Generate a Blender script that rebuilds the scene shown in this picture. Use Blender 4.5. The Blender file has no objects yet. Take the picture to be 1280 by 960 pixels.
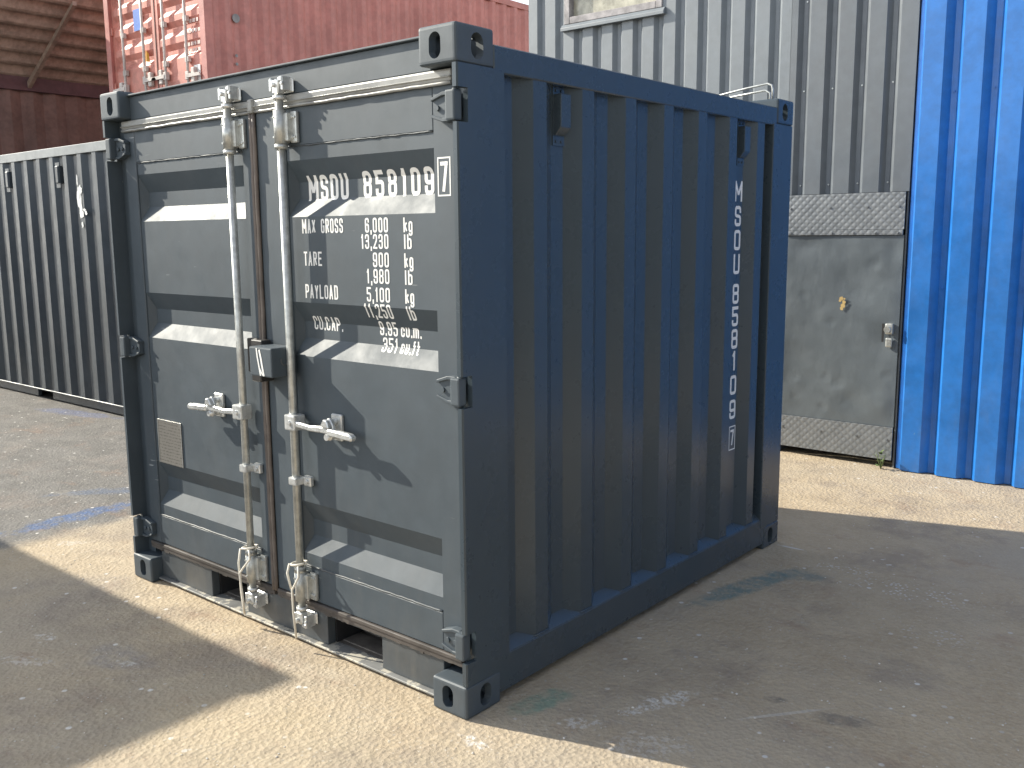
import bpy, bmesh, math, random
from mathutils import Vector, Matrix
random.seed(7)
S = bpy.context.scene
COL = S.collection
R = math.radians

# ------------------------------------------------------------------ camera
def make_camera():
    yaw, pitch, roll = -0.7016, -0.15706, -0.00841
    f = Vector((math.sin(yaw)*math.cos(pitch), math.cos(yaw)*math.cos(pitch), math.sin(pitch)))
    r = f.cross(Vector((0, 0, 1))).normalized(); u = r.cross(f)
    r2 = r*math.cos(roll)+u*math.sin(roll); u2 = -r*math.sin(roll)+u*math.cos(roll)
    cam = bpy.data.cameras.new('camera'); o = bpy.data.objects.new('camera', cam); COL.objects.link(o)
    m = Matrix((r2, u2, -f)).transposed().to_4x4(); m.translation = (4.23812, -2.16095, 1.62215)
    o.matrix_world = m
    cam.sensor_width = 36; cam.lens = 1179.03/1280*36; cam.clip_start = .05; cam.clip_end = 500
    S.camera = o
make_camera()

# ------------------------------------------------------------------ sky, sun, exposure
SUN = Vector((-1, -.31, .62)).normalized()          # towards the sun
EL = math.asin(SUN.z); AZ = math.atan2(SUN.x, SUN.y)
w = bpy.data.worlds.new('World'); S.world = w; w.use_nodes = True
nt = w.node_tree
sky = nt.nodes.new('ShaderNodeTexSky'); sky.sky_type = 'NISHITA'; sky.sun_disc = False
sky.sun_elevation = EL; sky.sun_rotation = AZ % (2*math.pi)
sky.air_density = 1.0; sky.dust_density = .4; sky.ozone_density = .5
hs = nt.nodes.new('ShaderNodeHueSaturation'); hs.inputs['Saturation'].default_value = .38      # white balance set for the shade
nt.links.new(sky.outputs[0], hs.inputs['Color']); nt.links.new(hs.outputs[0], nt.nodes['Background'].inputs[0])
nt.nodes['Background'].inputs[1].default_value = .112
sl = bpy.data.lights.new('sun', 'SUN'); sl.energy = 2.85; sl.angle = R(.53); sl.color = (1, .94, .81)
so = bpy.data.objects.new('sun', sl); COL.objects.link(so)
so.rotation_euler = SUN.to_track_quat('Z', 'Y').to_euler(); so.location = (-10, -5, 12)
S.view_settings.view_transform = 'Standard'; S.view_settings.look = 'None'
S.view_settings.exposure = 1.5; S.view_settings.gamma = 1; S.view_settings.use_curve_mapping = False
S.cycles.max_bounces = 8; S.cycles.use_denoising = True

# ------------------------------------------------------------------ node helpers
class NT:
    def __init__(s, name):
        s.m = bpy.data.materials.new(name); s.m.use_nodes = True; s.t = s.m.node_tree
        s.b = s.t.nodes['Principled BSDF']; s.co = s.n('TexCoord').outputs['Object']
    def n(s, k): return s.t.nodes.new('ShaderNode'+k)
    def l(s, a, b):
        if hasattr(a, 'is_output') or isinstance(a, bpy.types.NodeSocket): s.t.links.new(a, b)
        else: b.default_value = a
    def noise(s, scale, detail=4, rough=.6, vec=None, stretch=None):
        t = s.n('TexNoise'); v = vec or s.co
        if stretch:
            mp = s.n('Mapping'); mp.inputs['Scale'].default_value = stretch; s.l(v, mp.inputs[0]); v = mp.outputs[0]
        s.l(v, t.inputs['Vector']); t.inputs['Scale'].default_value = scale
        t.inputs['Detail'].default_value = detail; t.inputs['Roughness'].default_value = rough
        return t.outputs['Fac']
    def voro(s, scale, vec=None, feature='F1', out='Distance'):
        t = s.n('TexVoronoi'); t.feature = feature; s.l(vec or s.co, t.inputs['Vector']); t.inputs['Scale'].default_value = scale
        return t.outputs[out]
    def ramp(s, v, a, b, lo=0., hi=1., smooth=True):
        t = s.n('MapRange'); t.interpolation_type = 'SMOOTHSTEP' if smooth else 'LINEAR'
        s.l(v, t.inputs['Value']); t.inputs['From Min'].default_value = a; t.inputs['From Max'].default_value = b
        t.inputs['To Min'].default_value = lo; t.inputs['To Max'].default_value = hi
        return t.outputs[0]
    def math(s, op, a, b=0.):
        t = s.n('Math'); t.operation = op; s.l(a, t.inputs[0]); s.l(b, t.inputs[1]); return t.outputs[0]
    def mix(s, f, a, b):
        t = s.n('Mix'); t.data_type = 'RGBA'; s.l(f, t.inputs[0])
        for v, i in ((a, 6), (b, 7)):
            s.l((*v, 1) if isinstance(v, tuple) and len(v) == 3 else v, t.inputs[i])
        return t.outputs[2]
    def bump(s, h, strength, dist=.01, prev=None):
        t = s.n('Bump'); s.l(h, t.inputs['Height']); t.inputs['Strength'].default_value = strength; t.inputs['Distance'].default_value = dist
        if prev is not None: s.l(prev, t.inputs['Normal'])
        return t.outputs[0]
    def sep(s, v=None):
        t = s.n('SeparateXYZ'); s.l(v or s.co, t.inputs[0]); return t.outputs
    def ellipse(s, cx, cy, ang, rx, ry, amt=.5, nscale=6., a=1., b=.5):
        mp = s.n('Mapping'); mp.vector_type = 'TEXTURE'
        mp.inputs['Location'].default_value = (cx, cy, 0); mp.inputs['Rotation'].default_value = (0, 0, ang); mp.inputs['Scale'].default_value = (rx, ry, 1)
        s.l(s.co, mp.inputs[0])
        ln = s.n('VectorMath'); ln.operation = 'LENGTH'; s.l(mp.outputs[0], ln.inputs[0])
        nz = s.math('MULTIPLY', s.math('SUBTRACT', s.noise(nscale, 6, .65), .5), amt*4)
        return s.ramp(s.math('ADD', ln.outputs['Value'], nz), a, b)
    def out(s, color, rough=.5, metal=0., normal=None, spec=.5):
        s.l((*color, 1) if isinstance(color, tuple) else color, s.b.inputs['Base Color'])
        s.l(rough, s.b.inputs['Roughness']); s.l(metal, s.b.inputs['Metallic']); s.l(spec, s.b.inputs['Specular IOR Level'])
        if normal is not None: s.l(normal, s.b.inputs['Normal'])
        return s.m

def paint(name, c, rough=.4, var=.12, wave=.12, peel=.03, scratch=None, dirt=None, dirt_amt=.35, spec=.5, chip=None, chip_lo=.7, rv=.07):
    m = NT(name)
    n1 = m.noise(2.2, 6, .65); n2 = m.noise(14, 5, .6)
    k = m.math('ADD', m.math('MULTIPLY', n1, .6), m.math('MULTIPLY', n2, .4))
    lo = tuple(v*(1-var) for v in c); hi = tuple(min(1, v*(1+var)) for v in c)
    col = m.mix(m.ramp(k, .35, .65), lo, hi)
    if dirt:
        z = m.sep()[2]
        d = m.math('MULTIPLY', m.ramp(m.noise(5, 7, .7, stretch=(1, 1, .25)), .45, .75), m.ramp(z, 1.0, 0., .25, 1.))
        col = m.mix(m.math('MULTIPLY', d, dirt_amt), col, dirt)
    if chip:
        col = m.mix(m.ramp(m.noise(9, 8, .72), chip_lo, chip_lo+.03), col, chip)
    if scratch:
        sc = m.ramp(m.noise(60, 2, .5, stretch=(.15, 1, 1.0)), .73, .76)
        col = m.mix(m.math('MULTIPLY', sc, m.ramp(m.noise(1.7, 3), .55, .7)), col, scratch)
    rg = m.ramp(m.noise(6, 6, .65), .3, .7, rough-rv, rough+rv)
    nm = m.bump(m.noise(3.0, 3, .5), wave, .02)
    nm = m.bump(m.noise(220, 2, .5), peel, .002, nm)
    return m.out(col, rg, 0., nm, spec)

def metal(name, c, rough=.42, met=.7, var=.2, rust=None):
    m = NT(name)
    col = m.mix(m.ramp(m.noise(30, 6, .7), .3, .7), tuple(v*(1-var) for v in c), tuple(min(1, v*(1+var)) for v in c))
    if rust: col = m.mix(m.ramp(m.noise(22, 6, .7), .62, .72), col, rust)
    nm = m.bump(m.noise(120, 4, .6), .12, .003)
    return m.out(col, m.ramp(m.noise(18, 4), .3, .7, rough-.08, rough+.1), met, nm)

DARK = (.045, .062, .077)
M = {}
M['dark'] = paint('anthracite_paint', DARK, .60, .10, .04, .03, spec=.7, scratch=(.3, .32, .33), dirt=(.16, .15, .135), dirt_amt=.22)
M['dark_side'] = paint('anthracite_side_paint', DARK, .28, .04, .015, .004, spec=.5, rv=.02, dirt=(.13, .12, .105), dirt_amt=.16)
M['sill'] = paint('worn_sill_paint', (.060, .070, .078), .5, .15, .05, .05, dirt=(.20, .18, .15), dirt_amt=.35)
M['rubber'] = paint('black_rubber', (.03, .028, .027), .5, .2, .1, .1)
M['seal'] = paint('grey_rubber_seal', (.27, .27, .255), .33, .25, .1, .1)
M['dirty_seal'] = paint('dirty_rubber_seal', (.065, .056, .050), .7, .45, .3, .3)
M['galv'] = metal('galvanised_steel', (.50, .51, .49), .36, .62)
M['zinc'] = metal('zinc_plated_steel', (.64, .65, .64), .33, .55)
M['alu'] = metal('aluminium_plate', (.36, .34, .31), .45, .5)
M['white'] = paint('white_lettering', (.80, .80, .78), .5, .05, .02, .02)
M['white_scuff'] = paint('white_scuff_paint', (.78, .78, .76), .6, .1)
M['flange'] = paint('dusty_worn_flange', (.17, .172, .168), .6, .3, .1, .1, chip=(.46, .43, .36), chip_lo=.52)
M['void'] = paint('unlit_steel', (.02, .02, .022), .7, .3)  # near-black: shade inside recesses put into the colour
M['wood'] = paint('pocket_plate', (.13, .115, .10), .75, .6, .3, .3)
M['tie'] = paint('off_white_plastic', (.75, .70, .60), .5, .1)
M['left'] = paint('faded_grey_paint', (.054, .066, .078), .46, .15, .08, .05, dirt=(.22, .2, .17), dirt_amt=.4)
M['left_rail'] = paint('light_grey_rail_paint', (.20, .215, .22), .45, .15)
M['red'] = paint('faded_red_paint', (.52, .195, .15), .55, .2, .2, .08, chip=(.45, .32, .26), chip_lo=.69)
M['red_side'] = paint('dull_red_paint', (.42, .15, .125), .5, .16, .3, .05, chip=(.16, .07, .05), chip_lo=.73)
M['red_gasket'] = paint('dusty_red_gasket', (.14, .06, .05), .6)
M['rod_old'] = paint('weathered_rod', (.52, .46, .42), .5, .25, chip=(.25, .12, .07), chip_lo=.66)
M['brown'] = paint('dark_brown_sheet', (.16, .088, .070), .6, .25, .2)
M['brown_roof'] = paint('old_roof_sheet', (.36, .265, .21), .7, .3, .2)
M['brown_beam'] = paint('rusty_beam', (.10, .05, .055), .6, .2)
M['cabin'] = paint('light_grey_cladding', (.135, .157, .178), .50, .10, .1, .08, dirt=(.15, .15, .15), dirt_amt=.2, spec=1.0)
M['cabin_shaded'] = paint('shaded_grey_cladding', (.088, .104, .122), .50, .12, .12, .08, dirt=(.15, .15, .145), dirt_amt=.2, spec=1.0)  # darker than the cabin wall: shade on this stretch put into the colour
M['blue'] = paint('bright_blue_paint', (.014, .152, .49), .42, .16, .4, .06, chip=(.10, .24, .48), chip_lo=.675, dirt=(.16, .20, .26), dirt_amt=.35, spec=.7)
M['glass'] = paint('cream_reflection_glass', (.42, .40, .32), .25, .4)  # cream reflection put into the pane colour
M['frame'] = paint('scuffed_window_frame', (.30, .28, .28), .4, .5)
M['asph_leaf'] = paint('weed_green', (.14, .20, .07), .6, .3)

# checker plate and dented door sheet
def dented(name, c, rough, rust=None, stains=True):
    m = NT(name)
    n = m.noise(1.8, 5, .6); col = m.mix(m.ramp(n, .3, .7), tuple(v*.9 for v in c), tuple(v*1.1 for v in c))
    if stains:
        x, y, z = m.sep()
        drip = m.math('MULTIPLY', m.ramp(m.noise(9, 5, .6, stretch=(2.2, 1, .12)), .52, .7), m.ramp(x, .55, .78, 0, .55))
        col = m.mix(drip, col, (.20, .17, .13))
    nm = m.bump(m.noise(3.2, 2, .5), .28, .05)
    v = m.voro(5.5); nm = m.bump(m.ramp(v, 0, .28), .16, .02, nm)
    nm = m.bump(m.noise(16, 4, .6, stretch=(1, 1, .5)), .12, .02, nm)
    return m.out(col, m.ramp(m.noise(7, 5), .3, .7, rough-.06, rough+.08), .15, nm)
M['sheet'] = dented('dented_grey_sheet', (.128, .15, .168), .40)
def checker_mat():
    m = NT('checker_plate_steel'); x, y, z = m.sep(); k = math.pi/.052
    a = m.math('SINE', m.math('MULTIPLY', m.math('ADD', x, z), k)); b = m.math('SINE', m.math('MULTIPLY', m.math('SUBTRACT', x, z), k))
    h = m.math('ABSOLUTE', m.math('MULTIPLY', a, b))
    col = m.mix(m.ramp(m.noise(12, 6, .7), .3, .7), (.17, .185, .20), (.22, .235, .25)); col = m.mix(m.math('MULTIPLY', h, .35), col, (.30, .315, .33))
    nm = m.bump(h, .34, .006); nm = m.bump(m.noise(9, 4), .2, .02, nm)
    return m.out(col, m.ramp(m.noise(18, 4), .3, .7, .36, .52), .3, nm)
M['checker'] = checker_mat()

# ground
def ground_mat():
    m = NT('yard_concrete')
    x, y, z = m.sep()
    n_big = m.noise(.55, 7, .62); n_mid = m.noise(3.5, 8, .68); n_fine = m.noise(38, 6, .75); n_grit = m.noise(170, 4, .7)
    sand = m.mix(m.ramp(n_mid, .32, .68), (.405, .317, .212), (.50, .402, .278))
    sand = m.mix(m.ramp(n_fine, .35, .7, 0, .55), sand, (.56, .47, .345))
    sand = m.mix(m.ramp(n_grit, .52, .70, 0, .5), sand, (.29, .225, .145))
    sand = m.mix(m.ramp(n_big, .42, .66, 0, .5), sand, (.36, .32, .265))
    asp = m.mix(m.ramp(n_mid, .3, .7), (.135, .128, .118), (.20, .19, .175))
    asp = m.mix(m.ramp(m.noise(7, 8, .7, stretch=(.35, 1, 1)), .5, .72, 0, .7), asp, (.26, .245, .215))
    asp = m.mix(m.ramp(n_fine, .4, .75, 0, .4), asp, (.30, .28, .25))
    edge = m.math('ADD', x, m.math('ADD', m.math('MULTIPLY', m.math('SUBTRACT', m.noise(2.2, 6, .65), .5), .34), m.math('MULTIPLY', m.math('SUBTRACT', n_fine, .5), .14)))
    far = m.ramp(edge, -.84, -1.02)
    col = m.mix(far, sand, asp)
    # worn dark traffic film and rusty blotches
    col = m.mix(m.ramp(m.noise(1.3, 7, .7), .50, .66, 0, .5), col, (.245, .205, .175))
    col = m.mix(m.ramp(m.noise(2.1, 6, .7, stretch=(1, 1.7, 1)), .56, .70, 0, .38), col, (.30, .195, .135))
    # paint stains
    worn = m.ramp(m.noise(13, 7, .75), .36, .60, .25, 1.)
    for (cx, cy, an, rx, ry, am, ns, c, k) in (
        (-1.20, .28, 1.62, .50, .11, .5, 9, (.075, .145, .31), .75), (-1.55, .75, .9, .5, .10, .6, 8, (.10, .16, .28), .4), (-4.5, 1.85, .2, .7, .12, .4, 3, (.14, .17, .3), .6),
        (2.37, 1.72, 1.30, .45, .085, .35, 7, (.12, .21, .21), .75), (2.50, 2.02, .3, .16, .09, .4, 8, (.13, .21, .21), .55), (2.31, .27, 1.3, .17, .07, .35, 8, (.17, .30, .23), .65),
        (3.16, .80, .5, .12, .06, .4, 9, (.10, .10, .10), .5), (2.94, .80, .3, .05, .03, .3, 9, (.10, .10, .10), .6), (.8, -.5, .2, .2, .12, .3, 6, (.25, .25, .27), .4),
        (1.45, -.1, .2, .3, .05, .4, 8, (.5, .43, .33), .5), (2.1, -.6, 0, 1.2, .5, .5, 2, (.50, .42, .29), .35)):
        col = m.mix(m.math('MULTIPLY', m.math('MULTIPLY', m.ellipse(cx, cy, an, rx, ry, am, ns), k), worn), col, c)
    dots = m.ramp(m.voro(46), .34, .22); brk = m.ramp(m.noise(34, 6, .75), .46, .56)
    for (cx, cy, an, rx, ry, am, k, how) in ((2.64, .54, 1.22, .19, .05, .6, .8, brk), (2.515, .237, .9, .08, .05, .7, .6, brk), (2.30, 2.376, .03, .08, .011, .15, .95, None), (2.31, -.08, -.2, .09, .03, .6, .95, brk),
                                     (.373, -.597, .2, .07, .04, .7, .85, brk), (.891, -.507, .2, .09, .02, .6, .6, brk), (2.98, 2.13, .1, .34, .13, .5, .9, dots), (2.62, 2.22, .2, .22, .07, .5, .7, dots), (3.2, 1.7, .1, .2, .1, .5, .5, dots),
                                     (-.75, .02, .9, .12, .05, .7, .5, brk), (2.75, .25, .6, .16, .10, .6, .35, brk), (.55, -.75, .5, .15, .05, .6, .5, brk), (3.0, .72, .9, .22, .012, .3, .35, None)):
        f = m.ellipse(cx, cy, an, rx, ry, am, 14)
        if how is not None: f = m.math('MULTIPLY', f, how)
        col = m.mix(m.math('MULTIPLY', f, k), col, (.66, .63, .58))
    # little flecks, light and dark
    vc = m.voro(16); gate = m.ramp(m.voro(16, out='Color'), .66, .70)
    col = m.mix(m.math('MULTIPLY', m.ramp(vc, .20, .11), m.math('MULTIPLY', gate, m.ramp(m.noise(1.1, 4), .36, .56))), col, (.70, .67, .62))
    st = m.ramp(m.noise(9, 5, .7, stretch=(.5, 2.2, 1)), .64, .70, 0, .35); col = m.mix(st, col, (.50, .46, .40))
    v2 = m.voro(9); g2 = m.ramp(m.voro(9, out='Color'), .93, .95)
    col = m.mix(m.math('MULTIPLY', m.ramp(v2, .09, .05), g2), col, (.06, .055, .05))
    v3 = m.voro(52); g3 = m.ramp(m.voro(52, out='Color'), .60, .72)
    col = m.mix(m.math('MULTIPLY', m.ramp(v3, .3, .15, 0, .6), g3), col, (.50, .46, .39))
    nm = m.bump(n_fine, .22, .02); nm = m.bump(m.voro(58), .38, .010, nm); nm = m.bump(m.voro(21), .10, .02, nm); nm = m.bump(n_grit, .45, .008, nm); nm = m.bump(n_mid, .12, .05, nm)
    return m.out(col, m.ramp(n_fine, .3, .7, .75, .95), 0., nm, .25)
M['ground'] = ground_mat()

def plate_mat():
    m = NT('data_plate_metal')
    x, y, z = m.sep()
    rows = m.math('SINE', m.math('MULTIPLY', z, 430.)); brk = m.ramp(m.noise(70, 3, .5, stretch=(1, 1, 3)), .45, .55)
    col = m.mix(m.math('MULTIPLY', m.ramp(rows, .2, .6, 0, .6), brk), (.30, .285, .26), (.08, .075, .07))
    return m.out(col, .38, .5, m.bump(m.noise(8, 2), .2, .02))
M['plate'] = plate_mat()

# ------------------------------------------------------------------ mesh helpers
def woff(o):
    v = Vector((0, 0, 0))
    while o is not None: v += o.location; o = o.parent
    return v

class MB:
    def __init__(s): s.bm = bmesh.new()
    def box(s, x0, x1, y0, y1, z0, z1, b=0., seg=1):
        t = bmesh.new(); bmesh.ops.create_cube(t, size=1)
        for v in t.verts: v.co = Vector((x0+(v.co.x+.5)*(x1-x0), y0+(v.co.y+.5)*(y1-y0), z0+(v.co.z+.5)*(z1-z0)))
        if b: bmesh.ops.bevel(t, geom=t.edges[:], offset=b, segments=seg, affect='EDGES', profile=.6)
        s.add(t); return s
    def add(s, t, mat=None):
        me = bpy.data.meshes.new('tmp'); 
        if mat is not None: bmesh.ops.transform(t, matrix=mat, verts=t.verts)
        t.to_mesh(me); t.free(); s.bm.from_mesh(me); bpy.data.meshes.remove(me)
    def prism(s, poly, fn, a0, a1, b=0.):
        """poly in 2D extruded between a0 and a1; fn(p, q, a) -> xyz"""
        t = bmesh.new()
        A = [t.verts.new(fn(p, q, a0)) for p, q in poly]; B = [t.verts.new(fn(p, q, a1)) for p, q in poly]
        n = len(poly); t.faces.new(A); t.faces.new(B[::-1])
        for i in range(n): t.faces.new((A[i], B[i], B[(i+1) % n], A[(i+1) % n]))
        bmesh.ops.recalc_face_normals(t, faces=t.faces[:])
        if b: bmesh.ops.bevel(t, geom=t.edges[:], offset=b, segments=1, affect='EDGES')
        s.add(t); return s
    def tube(s, pts, r, n=10, caps=True):
        pts = [Vector(p) for p in pts]; t = bmesh.new(); rings = []; up = None
        for i, p in enumerate(pts):
            d = (pts[min(i+1, len(pts)-1)]-pts[max(i-1, 0)]).normalized()
            if up is None: up = d.orthogonal().normalized()
            up = (up-d*up.dot(d)).normalized(); sd = d.cross(up)
            rr = r[i] if isinstance(r, (list, tuple)) else r
            rings.append([t.verts.new(p+(up*math.cos(a)+sd*math.sin(a))*rr) for a in [2*math.pi*k/n for k in range(n)]])
        for A, B in zip(rings, rings[1:]):
            for k in range(n): f = t.faces.new((A[k], A[(k+1) % n], B[(k+1) % n], B[k])); f.smooth = True
        if caps: t.faces.new(rings[0][::-1]); t.faces.new(rings[-1])
        bmesh.ops.recalc_face_normals(t, faces=t.faces[:]); s.add(t); return s
    def cyl(s, a, b, r, n=14): return s.tube([a, b], r, n)
    def sheet(s, line, fn, z0, z1):
        """polyline (u, d) extruded in height; fn(u, d, z) -> xyz"""
        A = [s.bm.verts.new(fn(u, d, z0)) for u, d in line]; B = [s.bm.verts.new(fn(u, d, z1)) for u, d in line]
        for i in range(len(line)-1): s.bm.faces.new((A[i], A[i+1], B[i+1], B[i]))
        return s
    def quad(s, *p):
        s.bm.faces.new([s.bm.verts.new(v) for v in p]); return s
    def build(s, name, mat, parent=None, recalc=False):
        if recalc: bmesh.ops.recalc_face_normals(s.bm, faces=s.bm.faces[:])
        off = woff(parent)
        for v in s.bm.verts: v.co -= off
        me = bpy.data.meshes.new(name); s.bm.to_mesh(me); s.bm.free()
        me.materials.append(M[mat] if isinstance(mat, str) else mat)
        o = bpy.data.objects.new(name, me); COL.objects.link(o)
        if parent: o.parent = parent
        return o

def thing(name, label, cat, loc, group=None):
    o = bpy.data.objects.new(name, None); COL.objects.link(o); o.location = loc; o.empty_display_size = .1
    o['label'] = label; o['category'] = cat
    if group: o['group'] = group
    return o
def tag(o, label, cat, group=None):
    o['label'] = label; o['category'] = cat
    if group: o['group'] = group
    return o
def recenter(o, loc):
    d = Vector(loc)-o.location
    for v in o.data.vertices: v.co -= d
    o.location = loc

def corr(u0, u1, start, outer, down, inner, up, depth, phase='outer'):
    """polyline from u0 to u1 of a trapezoid profile whose outer flat begins at `start`; depth 0 = outer"""
    pitch = outer+down+inner+up; k = math.floor((u0-start)/pitch)-1; pts = []
    while start+k*pitch < u1+pitch:
        a = start+k*pitch; pts += [(a, 0), (a+outer, 0), (a+outer+down, depth), (a+outer+down+inner, depth)]; k += 1
    def at(u):
        for (p, q), (p2, q2) in zip(pts, pts[1:]):
            if p <= u <= p2: return q+(q2-q)*((u-p)/(p2-p) if p2 > p else 0)
        return 0
    return [(u0, at(u0))]+[p for p in pts if u0+1e-4 < p[0] < u1-1e-4]+[(u1, at(u1))]

# ------------------------------------------------------------------ stencil lettering
def _r(p): return [(a[0], a[1], 1) for a in p]
G = {
 'O': [(1, _r([(0,0),(1,0),(1,1),(0,1)]))], 'S': [(0, _r([(1,.78),(1,1),(0,1),(0,.53),(1,.47),(1,0),(0,0),(0,.22)]))],
 'U': [(0, _r([(0,1),(0,0),(1,0),(1,1)]))], 'M': [(0, [(0,0),(0,1),(.5,.3),(1,1),(1,0)])],
 '8': [(1, _r([(0,.53),(1,.53),(1,1),(0,1)])), (1, _r([(0,0),(1,0),(1,.53),(0,.53)]))],
 '5': [(0, [(1,1),(0,1),(0,.58),(1,.58,1),(1,0,1),(0,0,1),(0,.2)])], '1': [(0, [(.1,.76),(.65,1),(.65,0)])],
 '9': [(1, _r([(0,.44),(1,.44),(1,1),(0,1)])), (0, [(1,.62),(1,0,1),(0,0,1),(0,.22)])], '6': [(1, _r([(0,0),(1,0),(1,.56),(0,.56)])), (0, [(0,.38),(0,1,1),(1,1,1),(1,.78)])],
 '7': [(0, [(0,1),(1,1),(.4,0)])], '3': [(0, _r([(0,.8),(0,1),(1,1),(1,.53),(.3,.53)])), (0, _r([(.8,.53),(1,.5),(1,0),(0,0),(0,.2)]))],
 '2': [(0, [(0,.78),(0,1,1),(1,1,1),(1,.6,1),(0,.02),(1,0)])], 'A': [(0, [(0,0),(.5,1),(1,0)]), (0, [(.2,.28),(.8,.28)])],
 'X': [(0, [(0,0),(1,1)]), (0, [(0,1),(1,0)])], 'G': [(0, [(1,.78),(1,1,1),(0,1,1),(0,0,1),(1,0,1),(1,.47),(.80,.47)])],
 'R': [(0, [(0,0),(0,1)]), (0, [(.1,1),(1,1,1),(1,.5,1),(.1,.5)]), (0, [(.5,.5),(1,0)])], 'T': [(0, [(0,1),(1,1)]), (0, [(.5,1),(.5,0)])],
 'E': [(0, [(1,1),(0,1),(0,0),(1,0)]), (0, [(0,.52),(.8,.52)])], 'P': [(0, [(0,0),(0,1)]), (0, [(.1,1),(1,1,1),(1,.46,1),(.1,.46)])],
 'Y': [(0, [(0,1),(.5,.45),(1,1)]), (0, [(.5,.45),(.5,0)])], 'L': [(0, [(0,1),(0,0),(1,0)])], 'D': [(0, [(0,0),(0,1)]), (0, [(.1,1),(1,1,1),(1,0,1),(.1,0)])],
 'C': [(0, _r([(1,.76),(1,1),(0,1),(0,0),(1,0),(1,.24)]))], '.': [(0, [(.5,-.02),(.5,.04)])], ',': [(0, [(.5,.04),(.45,-.16)])],
 'k': [(0, [(0,0),(0,1)]), (0, [(1,.68),(.05,.32)]), (0, [(.35,.42),(1,0)])], 'g': [(1, _r([(0,0),(1,0),(1,.7),(0,.7)])), (0, [(1,.6),(1,-.28,1),(0,-.28,1),(0,-.2)])],
 'l': [(0, [(.5,1),(.5,0)])], 'b': [(0, [(0,1),(0,0)]), (1, _r([(0,0),(1,0),(1,.7),(0,.7)]))],
 'c': [(0, _r([(1,.5),(1,.7),(0,.7),(0,0),(1,0),(1,.2)]))], 'u': [(0, [(0,.7),(0,0,1),(1,0,1),(1,.7)])], 'm': [(0, [(0,0),(0,.7),(1,.7,1),(1,0)]), (0, [(.5,.7),(.5,0)])],
 'f': [(0, [(1,1),(.4,1,1),(.4,0)]), (0, [(0,.64),(1,.64)])], 't': [(0, [(.4,1),(.4,0,1),(1,0)]), (0, [(0,.64),(1,.64)])],
}
G['0'] = G['O']
GW = {'1': .7, '.': .25, ',': .3, 'l': .45, 'f': .75, 't': .75, 'm': 1.5, 'M': 1.3, ' ': 1., 'X': 1.05, 'T': .95}

def ribbon(pts, closed, sw):
    """mitred strip of constant width along 2D points -> list of quads"""
    n = len(pts); out = []
    def nrm(a, b):
        d = (b-a); d = d/max(d.length, 1e-9); return Vector((-d.y, d.x))
    L = []; Rr = []
    for i, p in enumerate(pts):
        a = pts[i-1] if (i > 0 or closed) else None; b = pts[(i+1) % n] if (i < n-1 or closed) else None
        if a is None: o = nrm(p, b)*(sw/2)
        elif b is None: o = nrm(a, p)*(sw/2)
        else:
            n1, n2 = nrm(a, p), nrm(p, b); mm = (n1+n2)
            if mm.length < .3: o = n2*(sw/2)
            else:
                mm.normalize(); o = mm*min(sw/2/max(mm.dot(n1), .3), sw*1.3)
        L.append(p+o); Rr.append(p-o)
    for i in range(n if closed else n-1):
        j = (i+1) % n; out.append((L[i], Rr[i], Rr[j], L[j]))
    return out

def rounded(pts, closed, r):
    out = []; n = len(pts)
    for i, p in enumerate(pts):
        P = Vector(p[:2])
        if len(p) < 3 or (not closed and i in (0, n-1)): out.append(P); continue
        A = Vector(pts[i-1][:2]); B = Vector(pts[(i+1) % n][:2])
        ra = min(r, (A-P).length*.48); rb = min(r, (B-P).length*.48)
        a = P+(A-P).normalized()*ra; b = P+(B-P).normalized()*rb
        for k in range(5):
            t = k/4; out.append(a*(1-t)**2+P*2*t*(1-t)+b*t*t)
    return out

def split_sharp(q, closed):
    """cut a polyline at its sharp, unrounded corners"""
    if closed: return [(True, q)]
    out = []; cur = [q[0]]
    for i in range(1, len(q)):
        cur.append(q[i])
        if i < len(q)-1 and len(q[i]) < 3:
            a = (Vector(q[i][:2])-Vector(q[i-1][:2])).normalized(); b = (Vector(q[i+1][:2])-Vector(q[i][:2])).normalized()
            if a.dot(b) < -.1: out.append((False, cur)); cur = [q[i]]
    out.append((False, cur)); return out
def capped(q, sw):
    """square ends: axis-aligned strokes run half a width past their end points"""
    q = [tuple(p) for p in q]
    for i, j in ((0, 1), (-1, -2)):
        d = Vector(q[i][:2])-Vector(q[j][:2]); L_ = d.length
        if L_ > 1e-6 and max(abs(d.x), abs(d.y))/L_ > .98: d = d/L_*sw*.5; q[i] = (q[i][0]+d.x, q[i][1]+d.y)
    return q
def letters(text, x0, x1, z0, h, sw, gap=.32):
    """quads in the plane: (layer, 4 points)"""
    adv = [GW.get(c, 1.) for c in text]; tot = sum(adv)+gap*(len(text)-1); cw = (x1-x0)/tot
    x = x0; out = []; layer = 0
    for c, a in zip(text, adv):
        wd = a*cw
        if c != ' ':
            for closed, pts in G[c]:
                q = [(x+sw/2+p[0]*max(wd-sw, 0), z0+sw/2+p[1]*(h-sw))+tuple(p[2:]) for p in pts]
                for cl, sub in split_sharp(q, closed):
                    if not cl: sub = capped(sub, sw)
                    for f in ribbon(rounded(sub, cl, min(wd*.34, h*.13)), cl, sw): out.append((layer % 4, f))
                    layer += 1
        x += wd+gap*cw
    return out

# ------------------------------------------------------------------ ground
g = MB(); g.quad((-160, -60, 0), (60, -60, 0), (60, 160, 0), (-160, 160, 0))
go = g.build('ground', 'ground'); go['kind'] = 'structure'

# ------------------------------------------------------------------ main container
W, L, H = 2.2, 2.43, 2.26
box = thing('shipping_container', 'small anthracite grey shipping container standing alone in the yard with white lettering on its door', 'shipping container', (1.1, 1.215, 0))

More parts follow.
